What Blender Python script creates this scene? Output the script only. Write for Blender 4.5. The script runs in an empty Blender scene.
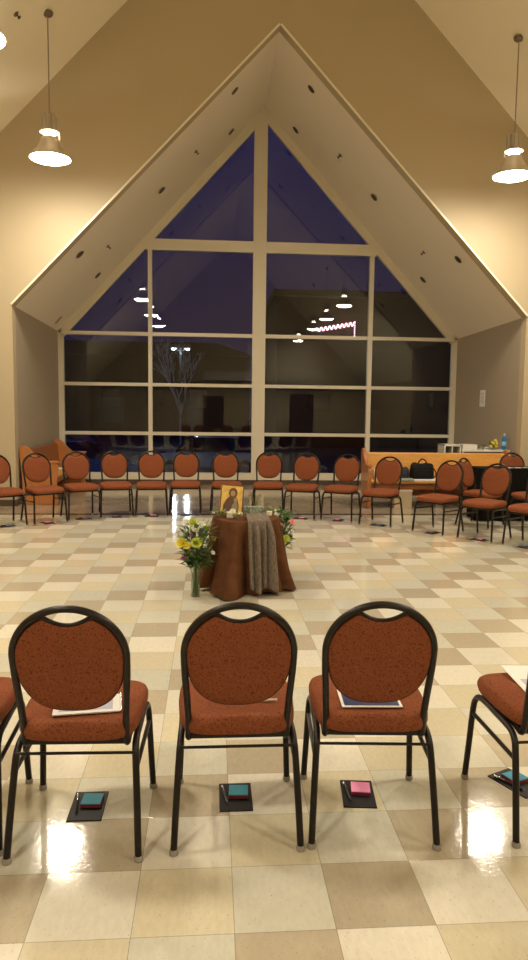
import bpy, bmesh, math, random
from mathutils import Vector, Matrix
random.seed(7)
PI = math.pi
sc = bpy.context.scene
C = sc.collection

# ------------------------------------------------------------------ materials
MATS = {}
def mat(name, col, rough=.5, metal=0., spec=.5, bump=None, emis=None, estr=0., coat=0., trans=0., alpha=1.):
    if name in MATS: return MATS[name]
    m = bpy.data.materials.new(name); m.use_nodes = True
    nt = m.node_tree; p = nt.nodes['Principled BSDF']
    p.inputs['Base Color'].default_value = (*col, 1)
    p.inputs['Roughness'].default_value = rough
    p.inputs['Metallic'].default_value = metal
    p.inputs['Specular IOR Level'].default_value = spec
    p.inputs['Coat Weight'].default_value = coat
    p.inputs['Transmission Weight'].default_value = trans
    if emis:
        p.inputs['Emission Color'].default_value = (*emis, 1); p.inputs['Emission Strength'].default_value = estr
    if bump:
        sc_, st, dist = bump
        n = nt.nodes.new('ShaderNodeTexNoise'); n.inputs['Scale'].default_value = sc_; n.inputs['Detail'].default_value = 3
        tc = nt.nodes.new('ShaderNodeTexCoord'); nt.links.new(tc.outputs['Object'], n.inputs['Vector'])
        b = nt.nodes.new('ShaderNodeBump'); b.inputs['Strength'].default_value = st; b.inputs['Distance'].default_value = dist
        nt.links.new(n.outputs['Fac'], b.inputs['Height']); nt.links.new(b.outputs['Normal'], p.inputs['Normal'])
    MATS[name] = m
    return m

def ramp_noise(m, scale, stops, detail=3, stretch=(1, 1, 1), kind='noise', rough=.6, dist=0.):
    nt = m.node_tree; p = nt.nodes['Principled BSDF']
    tc = nt.nodes.new('ShaderNodeTexCoord'); mp = nt.nodes.new('ShaderNodeMapping'); mp.inputs['Scale'].default_value = stretch
    nt.links.new(tc.outputs['Object'], mp.inputs['Vector'])
    if kind == 'noise':
        n = nt.nodes.new('ShaderNodeTexNoise'); n.inputs['Detail'].default_value = detail; n.inputs['Roughness'].default_value = rough
        n.inputs['Distortion'].default_value = dist
    else:
        n = nt.nodes.new('ShaderNodeTexVoronoi')
    n.inputs['Scale'].default_value = scale
    nt.links.new(mp.outputs['Vector'], n.inputs['Vector'])
    r = nt.nodes.new('ShaderNodeValToRGB')
    e = r.color_ramp.elements
    while len(e) < len(stops): e.new(.5)
    for i, (pos, col) in enumerate(stops):
        e[i].position = pos; e[i].color = (*col, 1)
    nt.links.new(n.outputs[0], r.inputs['Fac']); nt.links.new(r.outputs['Color'], p.inputs['Base Color'])
    return m

T = .3048
def floor_mat():
    m = bpy.data.materials.new('vinyl_tile'); m.use_nodes = True
    nt = m.node_tree; N = nt.nodes; L = nt.links; p = N['Principled BSDF']
    g = N.new('ShaderNodeNewGeometry'); sx = N.new('ShaderNodeSeparateXYZ'); L.new(g.outputs['Position'], sx.inputs[0])
    def M(op, a, b=None, c=None):
        n = N.new('ShaderNodeMath'); n.operation = op
        for i, v in enumerate((a, b, c)):
            if v is None: continue
            if isinstance(v, (int, float)): n.inputs[i].default_value = v
            else: L.new(v, n.inputs[i])
        return n.outputs[0]
    u = M('DIVIDE', M('ADD', sx.outputs['X'], .2295), T); v = M('DIVIDE', M('SUBTRACT', sx.outputs['Y'], 1.941), T)
    i = M('FLOOR', u); j = M('FLOOR', v)
    k = M('FLOORED_MODULO', M('SUBTRACT', i, j), 4.)
    # k: 0 yellow, 1 grey white, 2 tan, 3 cream
    order = [(.64, .58, .42), (.60, .58, .48), (.49, .425, .31), (.72, .68, .57)]
    prev = None
    for q in range(4):
        mx = N.new('ShaderNodeMix'); mx.data_type = 'RGBA'
        L.new(M('COMPARE', k, float(q), .1), mx.inputs[0])
        if prev is None: mx.inputs[6].default_value = (0, 0, 0, 1)
        else: L.new(prev, mx.inputs[6])
        mx.inputs[7].default_value = (*order[q], 1); prev = mx.outputs[2]
    # small change from tile to tile
    cb = N.new('ShaderNodeCombineXYZ'); L.new(i, cb.inputs[0]); L.new(j, cb.inputs[1])
    wn = N.new('ShaderNodeTexWhiteNoise'); wn.noise_dimensions = '2D'; L.new(cb.outputs[0], wn.inputs['Vector'])
    br = M('ADD', M('MULTIPLY', wn.outputs['Value'], .10), .95)
    # streaks and flecks
    mp = N.new('ShaderNodeMapping'); L.new(g.outputs['Position'], mp.inputs['Vector']); mp.inputs['Scale'].default_value = (60, 22, 1)
    ns = N.new('ShaderNodeTexNoise'); ns.inputs['Scale'].default_value = 1.; ns.inputs['Detail'].default_value = 4; L.new(mp.outputs[0], ns.inputs['Vector'])
    br = M('MULTIPLY', br, M('ADD', M('MULTIPLY', ns.outputs['Fac'], .22), .89))
    vo = N.new('ShaderNodeTexNoise'); vo.inputs['Scale'].default_value = 1.; vo.inputs['Detail'].default_value = 2
    mp2 = N.new('ShaderNodeMapping'); L.new(g.outputs['Position'], mp2.inputs['Vector']); mp2.inputs['Scale'].default_value = (230, 75, 1)
    L.new(mp2.outputs[0], vo.inputs['Vector'])
    fl = M('MULTIPLY', M('GREATER_THAN', vo.outputs['Fac'], .69), .42)
    br = M('MULTIPLY', br, M('SUBTRACT', 1., fl))
    # joints
    fu = M('FRACT', u); fv = M('FRACT', v)
    e = .0042
    ed = M('MAXIMUM', M('MAXIMUM', M('LESS_THAN', fu, e), M('GREATER_THAN', fu, 1 - e)), M('MAXIMUM', M('LESS_THAN', fv, e), M('GREATER_THAN', fv, 1 - e)))
    br = M('MULTIPLY', br, M('SUBTRACT', 1., M('MULTIPLY', ed, .42)))
    # alcove floor in one colour; dark strip paints the border and chair shadow
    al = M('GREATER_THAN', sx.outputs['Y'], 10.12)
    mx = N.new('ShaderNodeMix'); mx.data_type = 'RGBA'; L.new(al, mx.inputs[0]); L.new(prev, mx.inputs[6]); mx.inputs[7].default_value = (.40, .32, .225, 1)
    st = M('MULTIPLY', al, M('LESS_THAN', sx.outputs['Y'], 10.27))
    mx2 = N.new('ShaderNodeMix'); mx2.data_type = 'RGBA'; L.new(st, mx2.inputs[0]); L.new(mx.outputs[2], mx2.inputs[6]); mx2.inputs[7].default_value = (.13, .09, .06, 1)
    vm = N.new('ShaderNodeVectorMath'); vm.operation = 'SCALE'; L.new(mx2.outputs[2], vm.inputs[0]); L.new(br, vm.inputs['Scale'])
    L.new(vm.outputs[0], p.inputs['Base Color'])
    p.inputs['Roughness'].default_value = .085
    p.inputs['Specular IOR Level'].default_value = .62
    nb = N.new('ShaderNodeTexNoise'); nb.inputs['Scale'].default_value = 55; nb.inputs['Detail'].default_value = 3
    L.new(g.outputs['Position'], nb.inputs['Vector'])
    nb2 = N.new('ShaderNodeTexNoise'); nb2.inputs['Scale'].default_value = 4.5; nb2.inputs['Detail'].default_value = 1
    L.new(g.outputs['Position'], nb2.inputs['Vector'])
    hh = M('ADD', M('MULTIPLY', nb.outputs['Fac'], .33), M('MULTIPLY', nb2.outputs['Fac'], 1.2))
    hh = M('SUBTRACT', hh, M('MULTIPLY', ed, .5))
    b = N.new('ShaderNodeBump'); b.inputs['Strength'].default_value = .22; b.inputs['Distance'].default_value = .0035
    L.new(hh, b.inputs['Height']); L.new(b.outputs['Normal'], p.inputs['Normal'])
    return m

def glass_mat():
    m = bpy.data.materials.new('window_glass'); m.use_nodes = True
    nt = m.node_tree; N = nt.nodes; L = nt.links; N.clear()
    o = N.new('ShaderNodeOutputMaterial'); mx = N.new('ShaderNodeMixShader'); t = N.new('ShaderNodeBsdfTransparent'); gl = N.new('ShaderNodeBsdfGlossy')
    t.inputs['Color'].default_value = (.93, .95, .95, 1); gl.inputs['Roughness'].default_value = 0.
    f = N.new('ShaderNodeFresnel'); f.inputs['IOR'].default_value = 1.64
    L.new(f.outputs[0], mx.inputs[0]); L.new(t.outputs[0], mx.inputs[1]); L.new(gl.outputs[0], mx.inputs[2]); L.new(mx.outputs[0], o.inputs[0])
    return m
def clear_mat():
    m = bpy.data.materials.new('clear_glass'); m.use_nodes = True
    nt = m.node_tree; N = nt.nodes; L = nt.links; N.clear()
    o = N.new('ShaderNodeOutputMaterial'); mx = N.new('ShaderNodeMixShader'); t = N.new('ShaderNodeBsdfTransparent'); gl = N.new('ShaderNodeBsdfGlossy')
    t.inputs['Color'].default_value = (.86, .9, .84, 1); gl.inputs['Roughness'].default_value = .03
    f = N.new('ShaderNodeLayerWeight'); f.inputs['Blend'].default_value = .25
    L.new(f.outputs['Facing'], mx.inputs[0]); L.new(t.outputs[0], mx.inputs[1]); L.new(gl.outputs[0], mx.inputs[2]); L.new(mx.outputs[0], o.inputs[0])
    return m

FLOOR = floor_mat(); GLASS = glass_mat(); CLEAR = clear_mat()
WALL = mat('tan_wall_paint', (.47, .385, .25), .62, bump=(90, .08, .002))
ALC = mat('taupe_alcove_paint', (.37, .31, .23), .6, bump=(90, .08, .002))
CEIL = mat('cream_ceiling_paint', (.88, .81, .65), .7, bump=(60, .08, .002))
SOFF = mat('white_soffit_paint', (.84, .765, .64), .6, bump=(60, .08, .002))
TRIM = mat('cream_trim_paint', (.82, .76, .62), .4)
FRAME = mat('beige_window_frame', (.72, .66, .52), .38)
BASEB = mat('dark_rubber_baseboard', (.085, .055, .04), .4)
BRONZE = mat('dark_bronze_metal', (.016, .011, .008), .36, metal=0., spec=.28)
GLIDE = mat('clear_plastic_glide', (.32, .29, .25), .2, spec=.7)
RUST = mat('rust_fabric', (.33, .085, .028), .85, spec=.15, bump=(420, .5, .002))
ramp_noise(RUST, 150, [(.32, (.095, .025, .010)), (.44, (.205, .060, .023)), (.62, (.235, .070, .027)), (.80, (.28, .095, .04))], detail=2)
SHADE = mat('satin_shade_aluminium', (.62, .54, .42), .35, metal=.35)
WELT = mat('dark_rust_welt', (.06, .018, .010), .7)
STEEL = mat('brushed_aluminium', (.52, .47, .40), .35, metal=.75)
DARKMET = mat('dark_canopy_metal', (.17, .13, .10), .4, metal=.5)
CABLE = mat('grey_cord', (.30, .24, .17), .6)
WARM = (1., .895, .72)
LAMPE = mat('lamp_diffuser', (.9, .9, .9), .4, emis=WARM, estr=150.)
RINGE = mat('lamp_vent_glow', (.9, .9, .9), .4, emis=WARM, estr=30.)
PEW = mat('orange_oak_wood', (.52, .22, .062), .35, coat=.3)
ramp_noise(PEW, 6, [(.3, (.52, .24, .045)), (.55, (.64, .31, .06)), (.75, (.70, .36, .08))], detail=5, stretch=(1.2, 9, 9), dist=.5)
PEWE = mat('rust_orange_wood', (.42, .16, .04), .35, coat=.3)
ramp_noise(PEWE, 6, [(.3, (.36, .125, .032)), (.7, (.47, .185, .05))], detail=5, stretch=(9, 9, 1.2), dist=.5)
PEWD = mat('red_brown_wood', (.28, .10, .035), .4)
ramp_noise(PEWD, 6, [(.3, (.20, .065, .025)), (.7, (.33, .125, .045))], detail=5, stretch=(1.2, 1.2, 9), dist=.5)
BROWN = mat('brown_cloth', (.13, .052, .022), .9, spec=.1, bump=(260, .35, .002))
ramp_noise(BROWN, 9, [(.3, (.085, .034, .015)), (.7, (.135, .056, .024))], detail=4)
SCARF = mat('taupe_woven_scarf', (.20, .15, .10), .9, bump=(220, .6, .003))
ramp_noise(SCARF, 45, [(.38, (.12, .09, .066)), (.5, (.155, .12, .088)), (.64, (.20, .16, .12))], detail=2, stretch=(2., 2., .8))
BLACKC = mat('black_cloth', (.008, .007, .006), .9, spec=.08, bump=(200, .3, .002))
BLACKB = mat('black_nylon', (.008, .007, .007), .7, spec=.2, bump=(160, .4, .003))
NAVY = mat('navy_nylon', (.012, .014, .03), .65, bump=(160, .4, .003))
CARD = mat('black_card', (.012, .011, .012), .5, spec=.25)
WHITE = mat('white_paper', (.78, .76, .72), .6)
PAPER = mat('cream_paper', (.68, .62, .50), .7)
TEAL = mat('teal_sticky_notes', (.04, .33, .48), .6)
PINK = mat('pink_sticky_notes', (.85, .28, .52), .6)
MAGENTA = mat('dark_pink_edge', (.25, .03, .05), .6)
BLUEP = mat('dark_blue_print', (.03, .04, .13), .4)
LILAC = mat('pale_lilac_print', (.42, .42, .55), .5)
SILVER = mat('silver_metal', (.6, .6, .6), .25, metal=.9)
GOLD = mat('gold_leaf', (.78, .50, .10), .35, metal=.25)
ramp_noise(GOLD, 26, [(.3, (.56, .34, .06)), (.6, (.86, .60, .16))])
ICONB = mat('icon_brown_robe', (.13, .06, .035), .5)
ICONS = mat('icon_ochre_skin', (.42, .25, .11), .5)
ICONG = mat('icon_green_grey', (.27, .25, .15), .5)
GREENP = mat('green_pattern_print', (.2, .26, .18), .6)
ramp_noise(GREENP, 60, [(.4, (.10, .16, .11)), (.6, (.42, .45, .36))])
LEAF = mat('green_leaf', (.06, .13, .028), .5); LEAFL = mat('pale_green_leaf', (.19, .25, .06), .5)
STEM = mat('green_stem', (.09, .15, .035), .5)
YEL = mat('yellow_petal', (.78, .68, .06), .5); YELG = mat('lime_petal', (.56, .62, .08), .5)
PETW = mat('white_petal', (.80, .78, .66), .5); PETP = mat('pink_petal', (.83, .32, .27), .5); PETV = mat('purple_petal', (.34, .10, .22), .5)
WATER = mat('wax_white', (.80, .74, .60), .5)
BOXW = mat('white_laminate', (.70, .68, .62), .35); BOXIN = mat('grey_recess', (.22, .20, .17), .6)
BLUEB = mat('blue_bottle_plastic', (.02, .22, .55), .15, trans=.3)
KRAFT = mat('kraft_cardboard', (.50, .40, .26), .7)
DOORM = mat('brown_door', (.10, .05, .03), .45); SCREEN = mat('screen_white', (.75, .72, .66), .6); WALLB = mat('back_wall_tan', (.62, .54, .38), .65)
ASPH = mat('asphalt', (.03, .03, .032), .7, bump=(40, .3, .01))
BLD = mat('dusk_building_wall', (.028, .024, .022), .85, bump=(12, .3, .02))
TREE = mat('bark', (.6, .6, .6), .8); TREEF = mat('dark_foliage', (.02, .025, .015), .9)
CARB = mat('blue_car_paint', (.06, .18, .60), .2, coat=.8); CARS = mat('silver_car_paint', (.30, .42, .62), .22, coat=.8); CARK = mat('dark_car_paint', (.03, .03, .04), .2, coat=.8)
CARG = mat('car_window_glass', (.01, .012, .02), .06, spec=.8); TYRE = mat('tyre_rubber', (.012, .012, .012), .8)
STREET = mat('street_lamp_glow', (1, 1, 1), .5, emis=(.80, .93, 1.), estr=30.)
HEAD = mat('car_headlight_glow', (1, 1, 1), .5, emis=(.7, .9, 1.), estr=14.)
PKL = mat('pink_bulb_glow', (1, .6, .7), .5, emis=(1., .42, .50), estr=5.)

# ------------------------------------------------------------------ mesh helpers
def link(o, parent=None):
    C.objects.link(o)
    if parent is not None: o.parent = parent
    return o
def obj(name, bm, m, parent=None, smooth=True, loc=None):
    me = bpy.data.meshes.new(name); bmesh.ops.recalc_face_normals(bm, faces=bm.faces[:]); bm.to_mesh(me); bm.free()
    for x in (m if isinstance(m, (list, tuple)) else [m]): me.materials.append(x)
    if smooth:
        for p in me.polygons: p.use_smooth = True
        try: me.set_sharp_from_angle(angle=math.radians(38))
        except Exception: pass
    o = bpy.data.objects.new(name, me)
    if loc is not None: o.location = loc
    return link(o, parent)
def tag(o, label, cat, group=None, kind=None):
    if label: o['label'] = label
    if cat: o['category'] = cat
    if group: o['group'] = group
    if kind: o['kind'] = kind
    return o
def thing(name, label, cat, loc=(0, 0, 0), rz=0, group=None):
    o = bpy.data.objects.new(name, None); o.empty_display_size = .1
    o.location = loc; o.rotation_euler = (0, 0, rz); link(o)
    return tag(o, label, cat, group)
def struct(name, bm, m, parent=None, smooth=False):
    o = obj(name, bm, m, parent, smooth)
    if parent is None: o['kind'] = 'structure'
    return o
def dup(root, loc, rz, label, group=None):
    r = root.copy(); C.objects.link(r); r.location = loc; r.rotation_euler = (0, 0, rz); r['label'] = label
    if group: r['group'] = group
    for ch in root.children:
        c = ch.copy(); C.objects.link(c); c.parent = r
        for g in ch.children:
            d = g.copy(); C.objects.link(d); d.parent = c
    return r
def box(bm, x0, x1, y0, y1, z0, z1, bev=0., M=None, mi=0, seg=2):
    r = bmesh.ops.create_cube(bm, size=1.); vs = r['verts']
    for v in vs: v.co = Vector(((x0 + x1) / 2 + v.co.x * (x1 - x0), (y0 + y1) / 2 + v.co.y * (y1 - y0), (z0 + z1) / 2 + v.co.z * (z1 - z0)))
    fs = set(f for v in vs for f in v.link_faces)
    if bev > 0:
        es = list(set(e for v in vs for e in v.link_edges))
        rr = bmesh.ops.bevel(bm, geom=es, offset=bev, segments=seg, affect='EDGES', profile=.6)
        fs = set(f for f in rr['faces']) | set(f for f in fs if f.is_valid)
        vs = list(set(v for f in fs for v in f.verts))
    for f in fs:
        if f.is_valid: f.material_index = mi
    if M is not None: bmesh.ops.transform(bm, matrix=M, verts=[v for v in vs if v.is_valid])
    return vs
def B(*a, **k):
    bm = bmesh.new(); box(bm, *a, **k); return bm
def prism(bm, pts, d0, d1, axis='Y', mi=0):
    """polygon pts (a,b) swept along axis from d0 to d1"""
    def P(a, b, d): return {'Y': (a, d, b), 'X': (d, a, b), 'Z': (a, b, d)}[axis]
    v0 = [bm.verts.new(P(a, b, d0)) for a, b in pts]; v1 = [bm.verts.new(P(a, b, d1)) for a, b in pts]
    f = [bm.faces.new(v0), bm.faces.new(v1)]; n = len(pts)
    for i in range(n): f.append(bm.faces.new((v0[i], v0[(i + 1) % n], v1[(i + 1) % n], v1[i])))
    for q in f: q.material_index = mi
    return v0 + v1
def tube(bm, pts, r, seg=10, caps=True, flat=1., closed=False):
    pts = [Vector(p) for p in pts]; n = len(pts); rings = []
    rs = r if isinstance(r, (list, tuple)) else [r] * n
    up = None
    for i, p in enumerate(pts):
        if closed: t = (pts[(i + 1) % n] - pts[i - 1]).normalized()
        else:
            t = (pts[min(i + 1, n - 1)] - pts[max(i - 1, 0)]).normalized()
        if up is None:
            a = Vector((0, 1, 0)) if abs(t.y) < .8 else Vector((0, 0, 1))
            up = (a - t * a.dot(t)).normalized()
        else: up = (up - t * up.dot(t)).normalized()
        s = t.cross(up)
        rings.append([bm.verts.new(p + (up * math.cos(2 * PI * k / seg) * flat + s * math.sin(2 * PI * k / seg)) * rs[i]) for k in range(seg)])
    m = n if closed else n - 1
    for i in range(m):
        A, Bq = rings[i], rings[(i + 1) % n]
        for k in range(seg): bm.faces.new((A[k], A[(k + 1) % seg], Bq[(k + 1) % seg], Bq[k]))
    if caps and not closed: bm.faces.new(rings[0][::-1]); bm.faces.new(rings[-1])
def lathe(bm, prof, seg=32, c=(0, 0, 0), cap0=False, cap1=False):
    rings = []
    for r, z in prof:
        rings.append([bm.verts.new((c[0] + r * math.cos(2 * PI * k / seg), c[1] + r * math.sin(2 * PI * k / seg), c[2] + z)) for k in range(seg)])
    for a, b in zip(rings, rings[1:]):
        for k in range(seg): bm.faces.new((a[k], a[(k + 1) % seg], b[(k + 1) % seg], b[k]))
    if cap0: bm.faces.new(rings[0][::-1])
    if cap1: bm.faces.new(rings[-1])
def smooth_path(pts, n=6):
    pts = [Vector(p) for p in pts]; out = []
    P = [pts[0] * 2 - pts[1]] + pts + [pts[-1] * 2 - pts[-2]]
    for i in range(1, len(P) - 2):
        for k in range(n):
            t = k / n; a, b, c, d = P[i - 1], P[i], P[i + 1], P[i + 2]
            out.append(.5 * ((2 * b) + (c - a) * t + (2 * a - 5 * b + 4 * c - d) * t * t + (3 * b - a - 3 * c + d) * t ** 3))
    out.append(pts[-1]); return out

# ------------------------------------------------------------------ room
XC, YF, YW, YB = .985, 11.0, 14.15, -7.0
HW, SPR, APX = 3.965, 3.03, 7.17          # alcove half width, springing height, peak
XL, XR = XC - HW, XC + HW
SPB, APB = 2.98, 7.29                      # the same at the window
kb = (APB - SPB) / HW
RW, RIDGE, SL = 6.8, 9.69, 1.03
EAVE = RIDGE - SL * RW
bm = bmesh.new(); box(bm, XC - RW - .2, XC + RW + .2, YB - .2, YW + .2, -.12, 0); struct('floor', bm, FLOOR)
bm = bmesh.new()
prism(bm, [(XC - RW, 0), (XL, 0), (XL, SPR), (XC, APX), (XR, SPR), (XR, 0), (XC + RW, 0), (XC + RW, EAVE), (XC, RIDGE), (XC - RW, EAVE)], YF, YF + .18)
struct('wall_front', bm, WALL)
bm = bmesh.new(); prism(bm, [(XC - RW, 0), (XC + RW, 0), (XC + RW, EAVE), (XC, RIDGE), (XC - RW, EAVE)], YB - .2, YB); struct('wall_back', bm, WALLB)
struct('wall_left', B(XC - RW - .2, XC - RW, YB - .2, YF + .18, 0, EAVE + .1), WALL)
struct('wall_right', B(XC + RW, XC + RW + .2, YB - .2, YF + .18, 0, EAVE + .1), WALL)
bm = bmesh.new()
prism(bm, [(XC - RW - .2, EAVE - .2 * SL), (XC, RIDGE), (XC + RW + .2, EAVE - .2 * SL), (XC + RW + .2, EAVE + .1), (XC, RIDGE + .3), (XC - RW - .2, EAVE + .1)], YB - .2, YF + .18)
struct('ceiling', bm, CEIL)
# alcove: side walls, sloped soffits, sill wall
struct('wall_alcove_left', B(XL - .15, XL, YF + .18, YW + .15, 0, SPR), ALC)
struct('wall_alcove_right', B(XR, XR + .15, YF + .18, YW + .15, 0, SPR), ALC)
k = (APX - SPR) / HW
for s, nm in ((-1, 'ceiling_alcove_left'), (1, 'ceiling_alcove_right')):
    bm = bmesh.new(); vv = prism(bm, [(XC + s * HW, SPR), (XC, APX), (XC, APX + .3), (XC + s * HW, SPR + .3)], YF + .18, YW + .15)
    for q, z in zip(vv[4:], (SPB, APB, APB + .3, SPB + .3)): q.co.z = z
    struct(nm, bm, SOFF)
# painted bead round the alcove opening
def strip(bm, a, b, w, y0, y1, side):
    (x0, z0), (x1, z1) = a, b; d = Vector((x1 - x0, 0, z1 - z0)).normalized(); n = Vector((-d.z, 0, d.x)) * side * w
    prism(bm, [(x0, z0), (x1, z1), (x1 + n.x, z1 + n.z), (x0 + n.x, z0 + n.z)], y0, y1)
bm = bmesh.new(); strip(bm, (XL, SPR), (XC, APX), .028, YF - .02, YF, 1); strip(bm, (XC, APX), (XR, SPR), .028, YF - .02, YF, 1); struct('trim_1', bm, TRIM)
# baseboards
struct('baseboard_front_left', B(XC - RW, XL, YF - .015, YF, 0, .10), BASEB)
struct('baseboard_front_right', B(XR, XC + RW, YF - .015, YF, 0, .10), BASEB)
struct('baseboard_alcove_left', B(XL, XL + .015, YF, YW - .015, 0, .10), BASEB)
struct('baseboard_alcove_right', B(XR - .015, XR, YF, YW - .015, 0, .10), BASEB)
struct('baseboard_window', B(XL, XR, YW - .02, YW, 0, .10), BASEB)
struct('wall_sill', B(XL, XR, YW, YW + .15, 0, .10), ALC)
# window frame, four corner-to-corner members, then the panes between them
ROWS = [(.10, .24), (.985, 1.05), (1.945, 2.01), (2.925, 2.995), (4.565, 4.775)]
XM0, XM1 = .80, 1.055
XA, XB_ = (-1.245, -1.165), (3.115, 3.205)
def zr(x, off=0.): return APB - kb * abs(x - XC) - off
FY0, FY1 = YW, YW + .09
wf = bmesh.new()
strip(wf, (XL, SPB), (XC, APB), .155, FY0, FY1, -1); strip(wf, (XC, APB), (XR, SPB), .155, FY0, FY1, -1)
box(wf, XL, XL + .105, FY0, FY1, .10, SPR - .02); box(wf, XR - .105, XR, FY0, FY1, .10, SPR - .02)
W = obj('window_1', wf, FRAME, None, False); W['kind'] = 'structure'
bm = bmesh.new(); prism(bm, [(XM0, .10), (XM1, .10), (XM1, zr(XM1, .01)), (XC, APB - .01), (XM0, zr(XM0, .01))], FY0 - .03, FY1 + .02); obj('center_mullion', bm, FRAME, W, False)
for x0, x1 in (XA, XB_): obj('mullion', B(x0, x1, FY0 - .01, FY1 + .01, .10, zr(x0 if x0 < XC else x1, .06), .004), FRAME, W, False)
for i, (z0, z1) in enumerate(ROWS):
    l, r_ = (XL + .05, XR - .05) if i < 4 else (XA[0] - .04, XB_[1] + .04)
    for a, b in ((l, XM0), (XM1, r_)):
        y0 = FY0 - (.012 if i in (0, 4) else .004)
        obj('transom', B(a, b, y0, FY1 + .005, z0, z1, .004), FRAME, W, False)
# panes
XS = [XL + .1, XA[0], XA[1], XM0, XM1, XB_[0], XB_[1], XR - .1]
def pane(poly):
    bm = bmesh.new(); prism(bm, poly, FY0 + .04, FY0 + .052); obj('pane', bm, GLASS, W, False)
off = .19
for a, b in ((XS[0], XS[1]), (XS[2], XS[3]), (XS[4], XS[5]), (XS[6], XS[7])):
    for i in range(3): pane([(a, ROWS[i][1]), (b, ROWS[i][1]), (b, ROWS[i + 1][0]), (a, ROWS[i + 1][0])])
z3 = ROWS[3][1]
for a, b in ((XS[0], XS[1]), (XS[7], XS[6])):
    zb = zr(b, off); xa = XC + (1 if a > XC else -1) * (APB - off - z3) / kb
    pane([(xa, z3), (b, z3), (b, zb)])
for a, b in ((XS[2], XS[3]), (XS[4], XS[5])):
    pane([(a, z3), (b, z3), (b, ROWS[4][0]), (a, ROWS[4][0])])
zt = ROWS[4][1]
for s, b in ((-1, XM0), (1, XM1)):
    xa = XC + s * (APB - off - zt) / kb; pane([(xa, zt), (b, zt), (b, zr(b, off))])
# recessed downlights and sprinkler heads in the soffits
def on_slope(x, y, top, kk, inner=True):
    s = -1 if x < XC else 1
    if top == APX:
        f = (y - YF) / (YW - YF); top = APX + (APB - APX) * f; kk = k + (kb - k) * f
    z = top - kk * abs(x - XC)
    ang = math.atan(kk)
    n = Vector((-s * math.sin(ang), 0, -math.cos(ang)))          # faces down into the room
    q = Vector((0, 0, -1)).rotation_difference(n)
    return Vector((x, y, z)), q
SX = {1: (.34, 1.545), 2: (-.29, 2.21), 3: (-.87, 2.84), 4: (-2.10, 4.01), 5: (-1.79, 3.72)}
def dl_mesh():
    t = bmesh.new(); lathe(t, [(.072, .0), (.074, -.008), (.058, -.010), (.054, .0), (.050, .0)], 24)
    b = bmesh.new(); lathe(b, [(.055, -.003), (.02, -.0015), (.001, -.001)], 24); return t, b
t0, b0 = dl_mesh(); dmt = mat('bronze_downlight_trim', (.16, .11, .07), .4); dmb = mat('dark_lens', (.03, .02, .015), .3)
def poswords(x): return 'left' if x < XC else 'right'
first = None
DL = [(.34, 11.7, 'topmost on the left slope near the room edge'), (1.555, 11.7, 'topmost on the right slope near the room edge'),
      (.335, 13.5, 'topmost on the left slope close to the glass'), (1.53, 13.6, 'topmost on the right slope close to the glass'),
      (-.87, 12.7, 'halfway down the left slope'), (2.834, 12.7, 'halfway down the right slope'),
      (-2.10, 11.75, 'lower on the left slope near the room edge'), (4.013, 11.6, 'lower on the right slope near the room edge'),
      (-2.10, 13.5, 'lower on the left slope close to the glass'), (4.0, 13.5, 'lower on the right slope close to the glass')]
for x, y, w in DL:
    p, q = on_slope(x, y, APX, k)
    lab = 'unlit dark recessed downlight, ' + w + ' of the alcove'
    if first is None:
        first = thing('recessed_downlight', lab, 'downlight', p, 0, 'recessed downlights in the alcove soffit')
        obj('trim_ring', t0, dmt, first); obj('lens', b0, dmb, first); o = first
    else: o = dup(first, p, 0, lab)
    o.rotation_mode = 'QUATERNION'; o.rotation_quaternion = q
first = None
for x, y, top, kk, w in ((-.287, 12.58, APX, k, 'on the left soffit below the topmost downlights'), (2.21, 12.64, APX, k, 'on the right soffit below the topmost downlights'),
                      (-1.787, 12.63, APX, k, 'low on the left alcove soffit'), (3.72, 12.56, APX, k, 'low on the right alcove soffit'),
                      (-2.372, 9.231, RIDGE, SL, 'on the high sloped ceiling left of the pendant')):
    p, q = on_slope(x, y, top, kk); lab = 'small dark sprinkler head ' + w
    if first is None:
        first = thing('sprinkler_head', lab, 'sprinkler', p, 0, 'ceiling sprinkler heads')
        bm = bmesh.new(); lathe(bm, [(.036, 0), (.036, -.006), (.014, -.012)], 16, cap0=False, cap1=True); obj('escutcheon', bm, dmt, first)
        bm = bmesh.new(); tube(bm, [(0, 0, -.01), (0, 0, -.05)], .009, 8); lathe(bm, [(.001, -.05), (.024, -.052), (.024, -.056), (.001, -.058)], 12); obj('nozzle', bm, dmb, first); o = first
    else: o = dup(first, p, 0, lab)
    o.rotation_mode = 'QUATERNION'; o.rotation_quaternion = q
p, q = on_slope(-2.85, 13.62, APX, k)
t = bmesh.new(); box(t, -.09, .09, -.05, .05, -.008, 0, .002)
o = obj('soffit_vent', t, mat('beige_vent', (.42, .36, .27), .6)); tag(o, 'small beige plate low on the left alcove soffit beside the window', 'vent'); o.location = p; o.rotation_mode = 'QUATERNION'; o.rotation_quaternion = q

# back of the room, seen only mirrored in the dark glass
D1 = struct('door_1', B(-1.25, -.5, YB, YB + .05, 0, 2.05, .004), SCREEN); struct('door_3', B(-.4, .6, YB, YB + .05, 0, 2.1, .004), DOORM); struct('door_2', B(3.9, 5.1, YB, YB + .05, 0, 2.25, .004), DOORM)
struct('trim_2', B(XC - RW, XC + RW, YB, YB + .35, 2.5, 2.68), mat('dark_beam', (.08, .06, .045), .6))
o = obj('projection_screen', B(-.45, 2.1, YB + .36, YB + .42, 2.88, 3.3, .004), SCREEN); tag(o, 'long white rolled projection screen high on the back wall', 'screen')
o = obj('whiteboard', B(-5.6, -4.3, YB + .002, YB + .03, .7, 2.0, .004), SCREEN); tag(o, 'pale board on the back wall, mirrored in the left panes', 'board')
del o

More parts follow.
